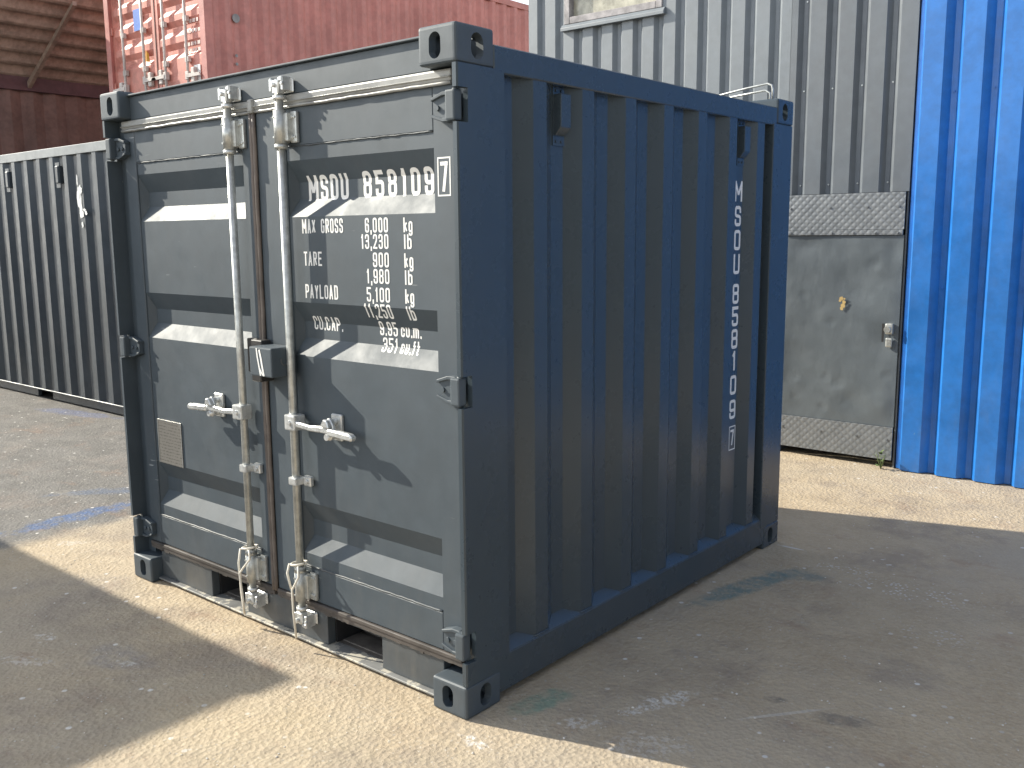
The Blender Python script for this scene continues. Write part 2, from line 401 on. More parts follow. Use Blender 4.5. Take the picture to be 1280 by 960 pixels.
def casting_mesh():
    def tmp(mb, nm):
        me = bpy.data.meshes.new(nm); mb.bm.to_mesh(me); mb.bm.free(); o = bpy.data.objects.new(nm, me); COL.objects.link(o); return o
    def oval(axis, c, hw, hh, a0, a1):
        poly = []
        for k in range(24):
            t = 2*math.pi*k/24; r = min(hw, hh); cx, cy = math.cos(t)*r, math.sin(t)*r
            if hh > hw: cy += (hh-hw)*(1 if math.sin(t) >= 0 else -1)
            else: cx += (hw-hh)*(1 if math.cos(t) >= 0 else -1)
            poly.append((c[0]+cx, c[1]+cy))
        fn = {'y': lambda p, q, a: (p, a, q), 'x': lambda p, q, a: (a, p, q), 'z': lambda p, q, a: (p, q, a)}[axis]
        return MB().prism(poly, fn, a0, a1)
    a = MB(); a.box(0, .162, 0, .178, 0, .118, .012, 3); A = tmp(a, 'casting_a')
    cut = [MB().box(.03, .138, .03, .154, .026, .096), oval('y', (.088, .061), .0255, .040, -.05, .06), oval('x', (.098, .061), .0285, .040, -.05, .06), oval('z', (.084, .096), .032, .058, -.05, .05)]
    objs = []
    for c in cut:
        b = tmp(c, 'casting_b'); objs.append(b); md = A.modifiers.new('b', 'BOOLEAN'); md.operation = 'DIFFERENCE'; md.solver = 'EXACT'; md.object = b
    dg = bpy.context.evaluated_depsgraph_get(); me = bpy.data.meshes.new_from_object(A.evaluated_get(dg))
    for o in objs+[A]: bpy.data.objects.remove(o)
    return me
CAST = casting_mesh()
def casting(parent, cx, cy, cz, sx, sy, sz, mat):
    """corner at (cx,cy,cz), extending along the given signs"""
    t = bmesh.new(); t.from_mesh(CAST)
    for v in t.verts: v.co = Vector((cx+sx*v.co.x, cy+sy*v.co.y, cz+sz*v.co.z))
    if sx*sy*sz < 0: bmesh.ops.reverse_faces(t, faces=t.faces[:])
    m = MB(); m.add(t); return m.build('corner_casting', mat, parent)
for cx, sx in ((0, 1), (W, -1)):
    for cy, sy in ((0, 1), (L, -1)):
        for cz, sz in ((0, 1), (H, -1)): casting(box, cx, cy, cz, sx, sy, sz, 'dark' if sx > 0 or cy == 0 else 'dark_side')

HZ = (2.018, 1.122, .252)                     # hinge heights
zfn = lambda p, q, a: (p, q, a)
def mx(x, s): return x if s > 0 else W-x     # mirror helper
for s in (1, -1):                             # front posts
    full = [(0,.010),(.004,.004),(.020,.004),(.020,.075),(.08,.075),(.08,.1),(.03,.1),(.03,.225),(0,.225)]
    cut = [(0,.052),(.020,.052),(.020,.075),(.08,.075),(.08,.1),(.03,.1),(.03,.225),(0,.225)]
    m = MB(); z = .1185; hs = sorted(HZ)
    for h in hs+[None]:
        z1 = 2.1415 if h is None else h-.052
        m.prism([(mx(a, s), b) for a, b in full], zfn, z, z1)
        if h is not None: m.prism([(mx(a, s), b) for a, b in cut], zfn, z1, h+.052); z = h+.052
    m.build('corner_post', 'dark' if s > 0 else 'dark_side', box)
    m = MB(); m.box(*sorted((mx(0, s), mx(.1, s))), 2.212, 2.424, .1185, 2.1415, .004); m.build('corner_post', 'dark_side', box)
# header
m = MB(); m.box(.16, 2.04, .055, .16, 2.137, 2.238, .003); m.box(.16, 2.04, .040, .17, 2.2385, 2.246, .002)
m.build('header', 'dark', box)
# sill with two fork pockets
m = MB()
for a, b in ((.162, .585), (.857, 1.398), (1.716, 2.038)): m.box(a, b, .060, .10, .0225, .152, .002)
m.box(.585, .857, .0605, .10, .1452, .1515); m.box(1.398, 1.716, .0605, .10, .1452, .1515)
m.build('sill', 'sill', box)
m = MB(); m.box(.1625, 2.0375, .036, .11, .0125, .0215, .002); m.build('sill_flange', 'flange', box)
for a, b in ((.585, .857), (1.398, 1.716)):
    m = MB(); m.box(a, a+.006, .1005, 2.3, .0225, .15); m.box(b-.006, b, .1005, 2.3, .0225, .15); m.box(a, b, .1005, 2.3, .1505, .156)
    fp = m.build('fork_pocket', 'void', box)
    m = MB(); m.box(a+.007, b-.007, .1105, 2.3, .010, .0215)
    for k in range(9): m.box(a+.008, b-.008, .125+k*.11, .215+k*.11, .0217, .027+.003*(k % 3), .003)
    m.build('pocket_floor', 'wood', fp)
m = MB(); m.box(.03, 2.17, .11, 2.40, .1575, .19); m.build('floor', 'wood', box)

# doors
GRV = [(1.900, 1.822, 1.758, 1.694), (1.376, 1.301, 1.236, 1.171), (.592, .512, .447, .380)]
YF, YP, DEP = .056, .062, .036
def depth_at(z):
    for t, it, ib, b in GRV:
        if z >= t or z <= b: continue
        if z > it: return DEP*(t-z)/(t-it)
        if z >= ib: return DEP
        return DEP*(z-b)/(ib-b)
    return 0.
def panel_mesh(xa, xb, grv=GRV, yp=YP, zb=.325, zt=1.955, dep=DEP, end=.022):
    m = MB(); zs = [zt]
    def q(*p): m.quad(*p)
    for t, it, ib, b in grv:
        z0 = zs[-1]; q((xa, yp, t), (xb, yp, t), (xb, yp, z0), (xa, yp, z0))
        yi = yp+dep; ia, ibx = xa+end, xb-end
        q((xa, yp, t), (ia, yi, it), (ibx, yi, it), (xb, yp, t)) 
        q((ia, yi, it), (ia, yi, ib), (ibx, yi, ib), (ibx, yi, it))
        q((ia, yi, ib), (xa, yp, b), (xb, yp, b), (ibx, yi, ib))
        q((xa, yp, t), (xa, yp, b), (ia, yi, ib), (ia, yi, it)); q((xb, yp, t), (ibx, yi, it), (ibx, yi, ib), (xb, yp, b))
        zs.append(b)
    q((xa, yp, zb), (xb, yp, zb), (xb, yp, zs[-1]), (xa, yp, zs[-1]))
    bmesh.ops.remove_doubles(m.bm, verts=m.bm.verts[:], dist=1e-5)
    return m

def put_text(quads, name, parent, depth, y0, folds=()):
    m = MB()
    for layer, f in quads:
        m.bm.faces.new([m.bm.verts.new((p.x, -layer*.0001, p.y)) for p in f])
    for z in folds:
        bmesh.ops.bisect_plane(m.bm, geom=m.bm.verts[:]+m.bm.edges[:]+m.bm.faces[:], plane_co=(0, 0, z), plane_no=(0, 0, 1))
    for v in m.bm.verts: v.co.y += y0+depth(v.co.z)-.0005
    for f in m.bm.faces:
        f.normal_update()
        if f.normal.y > 0: f.normal_flip()
    return m.build(name, 'white', parent)

def hinge(parent, z, s, mat):
    m = MB(); P = lambda p, q, a: (mx(p, s), a, z+q)
    m.prism([(.052,-.040),(.052,.040),(.085,.040),(.135,.024),(.135,-.028),(.085,-.040)], P, .034, .0555, .0015)
    for e, zz in ((1, .040), (-1, -.040)):
        m.prism([(.052, zz-.006),(.052, zz+.006),(.088, zz+.006),(.138, zz*.62+.005),(.138, zz*.62-.005),(.088, zz-.006)], P, .026, .0555, .002)
    for bx in (.078, .112): m.cyl((mx(bx, s), .027, z-.002), (mx(bx, s), .035, z-.002), .0085, 10)
    m.box(*sorted((mx(.014, s), mx(.054, s))), .004, .040, z-.046, z+.046, .006, 2)
    m.cyl((mx(.03, s), .026, z-.051), (mx(.03, s), .026, z+.051), .009, 10)
    return m.build('hinge', mat, parent)

ZB, ZT = .188, 2.094
doors = {}
for nm, xs in (('a', (.088, .178, .992, 1.062)), ('b', (1.092, 1.268, 2.042, 2.134))):
    x0, xa, xb, x1 = xs
    m = MB()
    m.box(x0, xa, YF, .10, ZB, ZT, .003); m.box(xb, x1, YF, .10, ZB, ZT, .003)
    m.box(xa+.0005, xb-.0005, YF+.0012, .098, 1.953, ZT-.001, .003); m.box(xa+.0005, xb-.0005, YF+.0012, .098, ZB+.001, .327, .003)
    # weld beads under the top rail and over the bottom rail
    d = m.build('door', 'dark', box); doors[nm] = d
    pan = panel_mesh(xa-.002, xb+.002, zb=.32, zt=1.96).build('door_panel', 'dark', d, recalc=False)
    for zz, r in ((1.952, .0035), (.329, .0045)):
        m = MB(); pts = [(xa+.004+k*(xb-xa-.008)/40, YP-.001+random.uniform(-.0008, .0008), zz+random.uniform(-.0012, .0012)) for k in range(41)]
        m.tube(pts, r, 6); m.build('weld_bead', 'sill', d)
    s = 1 if nm == 'a' else -1
    for z in HZ: hinge(d, z, s, 'dark')
# rubber seals round the doors
def seal(parent, x0, x1, z, mat):
    m = MB()
    m.box(x0, x1, .046, .09, z-.014, z+.024, .007, 2); m.box(x0, x1, .040, .09, z-.004, z+.002, .0025)
    m.tube([(x0+(x1-x0)*k/24, .049+random.uniform(-.0012, .0012), z-.019+random.uniform(-.0012, .0012)) for k in range(25)], .006, 8)
    return m.build('seal', mat, parent)
seal(doors['a'], .088, 1.066, 2.112, 'seal'); seal(doors['b'], 1.088, 2.134, 2.112, 'seal')
for nm, a, b in (('a', .088, 1.066), ('b', 1.088, 2.134)):
    m = MB(); m.box(a, b, .048, .09, .170, ZB-.001, .003); u = a; pts = [(a, .176)]
    while u < b:
        w3 = random.uniform(.006, .03); d3 = random.uniform(0, .004) if random.random() < .8 else random.uniform(0, .009)
        pts += [(u, .156-d3), (min(u+w3, b), .156-d3-random.uniform(-.001, .001))]; u += w3
    pts.append((b, .176)); m.prism(pts, lambda p, q, e: (p, e, q), .052, .066)
    m.build('seal', 'dirty_seal', doors[nm])
m = MB()
for x, r in ((1.071, .0105), (1.086, .0085)):
    m.tube([(x+random.uniform(-.001, .001), .050+random.uniform(-.001, .001), ZB-.01+k*(2.10-ZB)/30) for k in range(31)], r, 8)
m.build('seal', paint('dusty_brown_seal', (.115, .095, .083), .55, .35), doors['b'])
m = MB(); m.box(1.066, 1.098, .034, .060, 2.086, 2.140, .010, 2); m.build('seal_joint', 'seal', doors['b'])

# locking gear
def lock_gear(d, x, s):
    rod = MB(); rod.cyl((x, .02, .135), (x, .02, 2.15), .0152, 18)
    for z in (1.948, .328, .322): rod.cyl((x, .02, z-.008), (x, .02, z+.008), .0245, 18)
    rod.build('lock_rod', 'galv', d)
    for z0, z1 in ((1.957, 2.078), (.196, .316)):       # rod guides
        m = MB(); m.tube([(x, .02, z0), (x, .02, z1)], .0235, 18)
        m.box(x-.022, x+.010, .028, .0555, z0+.006, z1-.006, .003)
        m.box(x+.020, x+.040, .020, .044, z0+.010, z1-.010, .003); m.box(x+.030, x+.068, .040, .0555, z0+.004, z1-.004, .006, 2)
        for zz in (z0+.025, z1-.025):
            m.cyl((x+.045, .035, zz), (x+.045, .042, zz), .007, 8); m.cyl((x+.059, .036, zz), (x+.059, .042, zz), .005, 8)
            m.cyl((x-.008, -.006, zz), (x-.008, .002, zz), .004, 8)
        m.build('rod_guide', 'galv', d)
    m = MB(); m.box(x-.022, x+.024, -.002, .044, .668, .700, .006, 2); m.box(x+.022, x+.066, .036, .0555, .664, .704, .004); m.cyl((x+.045, .028, .684), (x+.045, .037, .684), .010, 8)
    m.build('rod_clamp', 'zinc', d)
    for zz, e in ((2.165, 1), (.120, -1)):               # cams in their keepers
        m = MB(); f = lambda p, q, a: (x+p, a, zz+e*q); yb2 = .0535 if e > 0 else .0595
        m.box(x-.048, x+.052, yb2-.010, yb2, zz-.024, zz+.024, .004)
        for px2 in (-.040, .030):                           # the two lugs of the keeper
            m.prism([(px2, -.018), (px2, .026), (px2+.012, .030), (px2+.012, -.020)], f, .006, yb2-.008, .002)
        m.prism([(px2+.010, .012), (px2+.010, .030), (px2-.012, .026), (px2-.012, .016)], f, .002, .018, .002)
        m.prism([(-.017, -.030), (-.020, .004), (-.034, .014), (-.030, .026), (-.010, .018), (.006, .022), (.022, .012), (.017, -.030)], f, .002, .034, .004)
        m.cyl((x-.004, -.010, zz+e*.002), (x-.004, .004, zz+e*.002), .0085, 8); m.cyl((x+.040, .000, zz+e*.004), (x+.040, .01, zz+e*.004), .006, 8)
        m.cyl((x, .02, zz-e*.050), (x, .02, zz-e*.036), .022, 14)
        m.build('cam_lock', 'zinc', d)
    # handle: hub on the rod, lever, retaining plate
    z = .918; m = MB()
    m.box(*sorted((x-s*.022, x+s*.040)), -.008, .046, z-.030, z+.030, .006, 2); m.cyl((x+s*.01, -.014, z), (x+s*.01, -.006, z), .010, 8)
    m.build('handle_hub', 'zinc', d)
    m = MB(); f = lambda p, q, a: (x+s*p, a, z+q*.70-.002)
    m.prism([(.030, .016), (.12, .006), (.19, .014), (.255, .008), (.355, .000), (.372, -.012), (.368, -.030), (.25, -.022), (.19, -.020), (.12, -.024), (.030, -.014)], f, -.004, .012, .004)
    m.prism([(.235, .010), (.36, .003), (.376, -.012), (.37, -.034), (.235, -.026)], f, -.012, .016, .005)
    m.build('handle', 'zinc', d)
    m = MB(); hx = .222
    poly = [(hx+.026*math.cos(t)*(.85 if abs(math.sin(t)) > .5 else 1), .062*math.sin(t)) for t in [2*math.pi*k/16 for k in range(16)]]
    m.prism(poly, f, .010, .022, .003)
    m.cyl(f(hx, .036, -.006), f(hx, .036, .06), .013, 10); m.cyl(f(hx, -.040, -.004), f(hx, -.040, .06), .012, 10)
    m.box(*sorted((x+s*(hx-.03), x+s*(hx+.03))), .046, .0615, z-.05, z+.05, .004)
    m.prism([(hx-.030, .014), (hx-.008, .058), (hx+.012, .050), (hx+.022, .012)], f, -.010, .010, .004)
    m.build('handle_catch', 'zinc', d)
lock_gear(doors['a'], .962, -1); lock_gear(doors['b'], 1.292, 1)

# lock box straddling the two doors
m = MB()
xa, xb, ya, yb, za, zb = 1.137, 1.278, -.058, .050, 1.094, 1.207
m.box(xa, xb, ya, yb, za, zb, .006, 2)
lb = m.build('lock_box', 'dark', box)
m = MB(); m.box(.998, 1.066, .028, .0555, 1.086, 1.222, .003); m.box(1.066, 1.1355, .000, .046, 1.196, 1.222, .003); m.box(1.066, 1.074, -.004, .046, 1.086, 1.196, .002)
m.box(1.0905, 1.150, -.02, .046, 1.062, 1.0925, .004)
m.build('lock_box_backplate', 'rubber', lb)
m = MB()
for pts, ww in (([(1.186, 1.203), (1.190, 1.17), (1.199, 1.13), (1.206, 1.098)], .008), ([(1.203, 1.198), (1.212, 1.165), (1.219, 1.13), (1.227, 1.098)], .010), ([(1.199, 1.128), (1.211, 1.112), (1.220, 1.10)], .007)):
    for i, q in enumerate(ribbon([Vector(p) for p in pts], False, ww)): m.quad(*[(p.x, ya-.0008-.0002*(ww*1000 % 3), p.y) for p in q])
m.build('paint_scuff', 'white_scuff', lb)
m = MB(); m.tube([(xb+.0015, .0+.016*math.cos(t), 1.158+.018*math.sin(t)) for t in [R(150)+R(240)*k/14 for k in range(15)]], .003, 6); m.build('embossed_ring', 'sill', lb)

# data plate
m = MB(); m.box(.206, .408, .0585, .0618, .588, .794, .001); dp = m.build('data_plate', 'plate', doors['a'])
m = MB()
for a in (.206, .404): m.box(a, a+.004, .0570, .0584, .588, .794)
m.box(.2105, .4035, .0570, .0584, .790, .794); m.build('plate_rim', 'galv', dp)

# lettering on the door
FOLD = [z for gr in GRV for z in gr]
put_text(letters('MSOU', 1.345, 1.572, 1.752, .092, .0145), 'owner_marking', doors['b'], depth_at, YP, FOLD)
q = letters('858109', 1.652, 2.002, 1.754, .092, .0145, .45)
put_text(q, 'serial_marking', doors['b'], depth_at, YP, FOLD)
m = []
q = letters('7', 2.072, 2.105, 1.760, .094, .012)
fr = [Vector(p) for p in ((2.062, 1.748), (2.115, 1.748), (2.115, 1.866), (2.062, 1.866))]
q += [(2, f) for f in ribbon(fr, True, .005)]
put_text(q, 'check_digit', doors['b'], lambda z: 0, YF, ())
rows = [(1.633, 'MAX GROSS', 1.342, 1.576, '6,000', 1.694, 'kg'), (1.577, None, 0, 0, '13,230', 1.670, 'lb'), (1.514, 'TARE', 1.345, 1.450, '900', 1.730, 'kg'), (1.457, None, 0, 0, '1,980', 1.694, 'lb'),
        (1.393, 'PAYLOAD', 1.346, 1.535, '5,100', 1.692, 'kg'), (1.335, None, 0, 0, '11,250', 1.672, 'lb'), (1.272, 'CU.CAP.', 1.346, 1.512, '9.95', 1.716, 'cu.m.'), (1.214, None, 0, 0, '351', 1.730, 'cu.ft')]
q = []
for z, lab, a, b, num, n0, unit in rows:
    if lab: q += letters(lab, a, b, z, .052, .0068)
    n1 = 1.812 if unit in ('kg', 'lb') else 1.808
    q += letters(num, n0, n1, z, .051, .0068)
    if unit in ('kg', 'lb'): q += letters(unit, 1.888, 1.932 if unit == 'kg' else 1.926, z, .049, .0068)
    else: q += letters(unit, 1.824, 1.925 if unit == 'cu.m.' else 1.918, z, .047, .0066)
put_text(q, 'weight_marking', doors['b'], depth_at, YP, FOLD)

# rails, walls, roof
CD, P0 = .036, .383
XO = 2.192
ln = corr(.225, 2.212, P0, .072, .068, .070, .0694, CD)
for s in (1, -1):
    fx = (lambda x: x) if s > 0 else (lambda x: W-x)
    m = MB(); m.sheet(ln, lambda u, d, z: (fx(XO-d), u, z), .172, 2.136)
    wall = m.build('side_wall', 'dark_side', box, recalc=False)
    m = MB(); m.box(*sorted((fx(2.135), fx(2.196))), .179, 2.252, .030, .1725, .004); m.box(*sorted((fx(2.14), fx(2.1975))), .14, 2.29, .045, .1665, .003)
    # caulk and weld along the corrugation foot
    m.tube([(fx(XO-d+.002), u, .1735+random.uniform(-.001, .001)) for u, d in ln], .0035, 6)
    for (u, d), (u2, d2) in zip(ln, ln[1:]):
        m.quad(*[(fx(px3), pu, pz) for px3, pu, pz in ((XO+.001, u, .1728), (XO+.001, u2, .1728), (XO-d2+.0005, u2, .1735+d2*.75), (XO-d+.0005, u, .1735+d*.75))])
    m.build('bottom_rail', 'dark_side', box)
    m = MB(); m.box(*sorted((fx(2.135), fx(2.197))), .179, 2.252, 2.131, 2.216, .004)
    m.build('top_rail', 'dark_side', box)
    if s > 0: right_wall = wall
    for yv in (.563, 1.955):
        m = MB(); xi = XO-CD; xs = lambda p, q, a: (fx(p), a, q)
        m.prism([(xi, 1.965), (xi, 2.105), (xi+.036, 2.105), (xi+.036, 1.992), (xi+.012, 1.965)], xs, yv-.026, yv+.032, .002)
        m.prism([(xi, 1.93), (xi, 2.13), (xi+.004, 2.13), (xi+.004, 1.93)], xs, yv-.032, yv+.034)
        for zz in (2.118, 1.945):
            for e in (-.014, .016): m.cyl((fx(xi+.003), yv+e, zz), (fx(xi+.008), yv+e, zz), .005, 8)
        m.build('vent', 'dark_side', wall)
m = MB(); m.sheet(corr(.1, 2.1, .12, .072, .068, .070, .068, CD), lambda u, d, z: (u, L-.02-d, z), .15, 2.14); m.build('end_wall', 'dark', box)
m = MB(); m.box(.1, 2.1, L-.06, L-.012, .03, .15, .003); m.build('end_rail', 'dark', box); m = MB(); m.box(.1, 2.1, L-.06, L-.012, 2.141, 2.235, .003); m.build('end_rail', 'dark', box)
m = MB(); m.sheet(corr(.17, 2.26, .2, .10, .03, .04, .03, .012), lambda u, d, z: (z, u, 2.212-d), .05, 2.15); m.box(.06, 2.14, .17, 2.26, 2.16, 2.19); m.build('roof', 'dark', box)
# vertical serial on the side wall
zc = [1.813, 1.699, 1.588, 1.476, 1.336, 1.229, 1.121, 1.016, .898, .779]
m = MB(); sw = .015
def side_quads(qs):
    for layer, f in qs: m.quad(*[(XO-CD+.0005+layer*.0001, p.x, p.y) for p in f])
for i, (c, z) in enumerate(zip('MSOU858109', zc)):
    hw = .037 if c == 'M' else .022 if c == '1' else .031
    side_quads(letters(c, 1.952-hw, 1.952+hw, z-.047, .094, sw))
    if i == 3: m.build('owner_marking', 'white', right_wall); m = MB()
m.build('serial_marking', 'white', right_wall); m = MB()
side_quads(letters('7', 1.956-.018, 1.956+.018, .637-.041, .082, .011))
side_quads([(2, f) for f in ribbon([Vector(p) for p in ((1.927, .58), (1.985, .58), (1.985, .694), (1.927, .694))], True, .0055)])
m.build('check_digit', 'white', right_wall)

# ------------------------------------------------------------------ small things on the container
def tie(pts, label, x):
    m = MB(); 
    for p in pts: m.tube(p, .0045, 8)
    o = m.build('cable_tie', 'tie'); tag(o, label, 'cable tie', 'cable ties on the locking rods'); recenter(o, (x, -.01, .06)); return o
def loop(x, z): return [(x+.034*math.cos(t), .016-.034*math.sin(t)*.9, z+.006*math.cos(t)) for t in [2*math.pi*k/20 for k in range(21)]]
tie([loop(.962, .346), [(.994, -.010, .346), (1.004, -.016, .310), (.965, -.022, .268), (.940, -.024, .24), (.934, -.02, .16), (.936, -.016, .10), (.938, -.01, .05), (.962, .004, .042)], [(.934, -.012, .34), (.930, -.022, .28), (.938, -.025, .235), (.944, -.02, .12), (.942, -.016, .06)]],
    'frayed off-white tie trailing to the sill, round the rod at the left fork pocket', .95)
tie([loop(1.292, .350), [(1.322, -.012, .35), (1.330, -.018, .310), (1.296, -.026, .252), (1.292, -.022, .16), (1.297, -.018, .05)], [(1.262, -.008, .348), (1.258, -.018, .31), (1.290, -.026, .255)]],
    'off-white tie knotted in a y shape round the rod between the two fork pockets', 1.30)
m = MB()
def arch(y0, pts): m.tube(pts, .0055, 8)
arch(0, [(1.74, 2.36, 2.247), (1.80, 2.36, 2.315), (1.98, 2.36, 2.338), (2.09, 2.36, 2.349), (2.112, 2.36, 2.340), (2.118, 2.36, 2.32), (2.118, 2.36, 2.25)])
arch(0, [(1.80, 2.40, 2.25), (1.84, 2.40, 2.306), (2.06, 2.40, 2.324), (2.085, 2.40, 2.31), (2.088, 2.40, 2.25)])
m.box(1.99, 2.13, 2.345, 2.41, 2.24, 2.2505, .002)
o = m.build('wire_bracket', 'galv'); tag(o, 'bent bare wire bracket standing on the far roof corner of the anthracite container', 'bracket'); recenter(o, (2.0, 2.38, 2.24))

# ------------------------------------------------------------------ generic containers of the yard
def door_end(root, x0, x1, y, z0, z1, mat, matg, matr, grv, handles=True):
    """two leaf door end facing -y"""
    xm = (x0+x1)/2
    for a, b, s in ((x0+.09, xm-.008, -1), (xm+.008, x1-.09, 1)):
        m = MB(); yf = y+.05
        m.box(a, a+.07, yf, yf+.04, z0+.18, z1-.16, .003); m.box(b-.07, b, yf, yf+.04, z0+.18, z1-.16, .003)
        m.box(a+.0705, b-.0705, yf+.001, yf+.04, z1-.32, z1-.161, .003); m.box(a+.0705, b-.0705, yf+.001, yf+.04, z0+.181, z0+.33, .003)
        d = m.build('door', mat, root)
        panel_mesh(a+.068, b-.068, grv, yf+.006, z0+.32, z1-.31).build('door_panel', mat, d)
        m = MB(); m.box(xm-.0075 if s > 0 else b+.0005, a-.0005 if s > 0 else xm-.008, yf-.008, yf+.03, z0+.18, z1-.16); 
        m.build('seal', matg, d)
        for k, f in enumerate((.32, .78)):
            xr = a+(b-a)*f if s < 0 else b-(b-a)*f
            m = MB(); m.cyl((xr, y+.012, z0+.1), (xr, y+.012, z1-.09), .019, 12)
            for zz in [z0+.25+i*(z1-z0-.45)/5 for i in range(6)]: m.box(xr-.04, xr+.04, y+.0, y+.0495, zz-.035, zz+.035, .005)
            m.build('lock_rod', matr, d)
            m = MB(); zz = z0+1.02+(.05 if k else 0)
            m.box(xr-.035, xr+.035, y-.012, y+.045, zz-.05, zz+.05, .006); m.prism([(0, .02), (.32, .01), (.36, -.03), (.0, -.03)], lambda p, q, e: (xr+(p if k == 0 else -p)*(-s)*-1*(.9), e, zz+q), y-.02, y-.004, .003)
            m.box(xr+.12*(1 if k == 0 else -1)*s-.04, xr+.12*(1 if k == 0 else -1)*s+.04, y-.004, y+.049, zz-.09, zz+.09, .01)
            m.build('handle', matr, d)
        for zz in [z0+.35+i*(z1-z0-.7)/3 for i in range(4)]:
            xh = a-.03 if s < 0 else b+.03
            m = MB(); m.box(min(xh-.03, xh+.07*-s*-1) if s > 0 else xh-.03, xh+.09 if s < 0 else xh+.03, y+.022, y+.0495, zz-.05, zz+.05, .006); m.cyl((xh, y+.03, zz-.07), (xh, y+.03, zz+.07), .014, 8)
            m.build('hinge', matr if False else mat, d)

def yard_container(root, x0, x1, y0, y1, z0, z1, mats, walls=('x0', 'x1', 'y0', 'y1'), start=0., br=.15, tr=.09, post=.12, cast_mat=None, pockets=(), lip=False):
    wm, rm = mats
    for cx, sx in ((x0, 1), (x1, -1)):
        for cy, sy in ((y0, 1), (y1, -1)):
            for cz, sz in ((z0, 1), (z1, -1)): casting(root, cx, cy, cz, sx, sy, sz, cast_mat or rm)
            m = MB(); a, b = sorted((cx+sx*.004, cx+sx*post)); c, e = sorted((cy+sy*.004, cy+sy*post)); m.box(a, b, c, e, z0+.1185, z1-.1185, .004); m.build('corner_post', wm, root)
    zb, zt = z0+br, z1-.03-tr
    T = .01
    for wl in walls:
        if wl in ('y0', 'y1'):
            u0, u1 = x0+post, x1-post; fn = (lambda u, d, z: (u, y0+T+d, z)) if wl == 'y0' else (lambda u, d, z: (u, y1-T-d, z))
        else:
            u0, u1 = y0+post, y1-post; fn = (lambda u, d, z: (x1-T-d, u, z)) if wl == 'x1' else (lambda u, d, z: (x0+T+d, u, z))
        m = MB(); m.sheet(corr(u0, u1, start, .072, .068, .070, .068, .036), fn, zb, zt); m.build('side_wall', wm, root)
    for wl in ('y0', 'y1', 'x0', 'x1'):
        t = .07
        for nm2, za, zc2, mt in (('bottom_rail', z0+.012, zb-.001, wm), ('top_rail', zt+.001, z1-.022, rm)):
            m = MB(); segs = [(0, 1)]
            if wl[0] == 'y':
                yy = (y0+.004, y0+t) if wl == 'y0' else (y1-t, y1-.004)
                if lip and wl == 'y0' and nm2 == 'bottom_rail': m.box(x0+.163, x1-.163, y0+.004, y0+.09, zc2-.014, zc2, .003); yy = (y0+.060, y0+.10); zc2 -= .0145
                xs = [x0+.163]+[v for p in (pockets if nm2 == 'bottom_rail' and wl == 'y0' else ()) for v in p]+[x1-.163]
                for i in range(0, len(xs), 2): m.box(xs[i], xs[i+1], *yy, za, zc2, .003)
                for p in (pockets if nm2 == 'bottom_rail' and wl == 'y0' else ()): m.box(p[0]-.01, p[1]+.01, yy[0]+.03, yy[1], zc2-.012, zc2-.002)
            else:
                xx = (x0+.004, x0+t) if wl == 'x0' else (x1-t, x1-.004); m.box(*xx, y0+.179, y1-.179, za, zc2, .003)
            m.build(nm2, mt, root)
    m = MB(); m.box(x0+.05, x1-.05, y0+.05, y1-.05, z1-.05, z1-.024); m.build('roof', wm, root)
    m = MB(); m.box(x0+.08, x1-.08, y0+.2, y1-.08, z0+.10, z0+.14); m.build('floor', 'void', root)

# grey container on the left, its long side to us
X0, X1 = -9.66, -3.60
lc = thing('shipping_container', 'long grey container at the left edge with a white smear on its ribbed side', 'shipping container', ((X0+X1)/2, 3.2, 0))
yard_container(lc, X0, X1, 1.985, 4.425, 0, 2.48, ('left', 'left_rail'), start=-4.13, br=.115, tr=.075, cast_mat='left', lip=True, pockets=((-7.85, -7.5), (-5.75, -5.415)))
for xv in (-5.90, -4.80):
    m = MB(); m.box(xv-.03, xv+.03, 1.979, 2.035, 2.13, 2.29, .008); m.box(xv-.040, xv+.040, 1.9915, 1.9945, 2.09, 2.32); m.build('vent', 'left', lc)
m = MB(); rnd = random.Random(21)
def blob(cx, cz, rx, rz, yy, n=14):
    m.quad(*[(cx+rx*(1+rnd.uniform(-.35, .35))*math.cos(a), yy, cz+rz*(1+rnd.uniform(-.3, .3))*math.sin(a)) for a in [2*math.pi*i/n for i in range(n)]])
for i, (u, v, rx, rz) in enumerate(((0, 0, .030, .13), (-.028, .05, .022, .09), (.018, .12, .030, .04), (.014, -.10, .035, .035), (-.012, .10, .02, .05), (.075, -.06, .028, .014), (.105, -.085, .02, .02), (.02, -.19, .018, .028), (-.02, .20, .010, .05))):
    blob(-4.40+u, 1.935+v, rx, rz, 1.9915-.0006*i)
m.build('paint_smear', 'white_scuff', lc)

# red container stacked behind, and the one that carries it
RX0, RX1, RY0, RY1 = -8.735, -6.297, 4.6, 11.3
RG = [(zt, zt-.07, zt-.125, zt-.19) for zt in (4.86, 4.59, 4.325, 4.055)]
rc = thing('shipping_container', 'faded red container stacked up high, its doors in sun and long side in shade', 'shipping container', ((RX0+RX1)/2, 7.63, 2.6))
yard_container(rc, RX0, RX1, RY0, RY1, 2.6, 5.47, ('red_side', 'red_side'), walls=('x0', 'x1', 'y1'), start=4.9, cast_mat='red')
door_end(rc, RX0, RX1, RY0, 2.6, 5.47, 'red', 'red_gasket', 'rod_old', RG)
rl = thing('shipping_container', 'dull red container on the ground that carries the faded red one', 'shipping container', ((RX0+RX1)/2, 7.63, 0))
yard_container(rl, RX0, RX1, RY0, RY1, 0, 2.59, ('red_side', 'red_side'), walls=('x0', 'x1', 'y0', 'y1'), start=4.9)
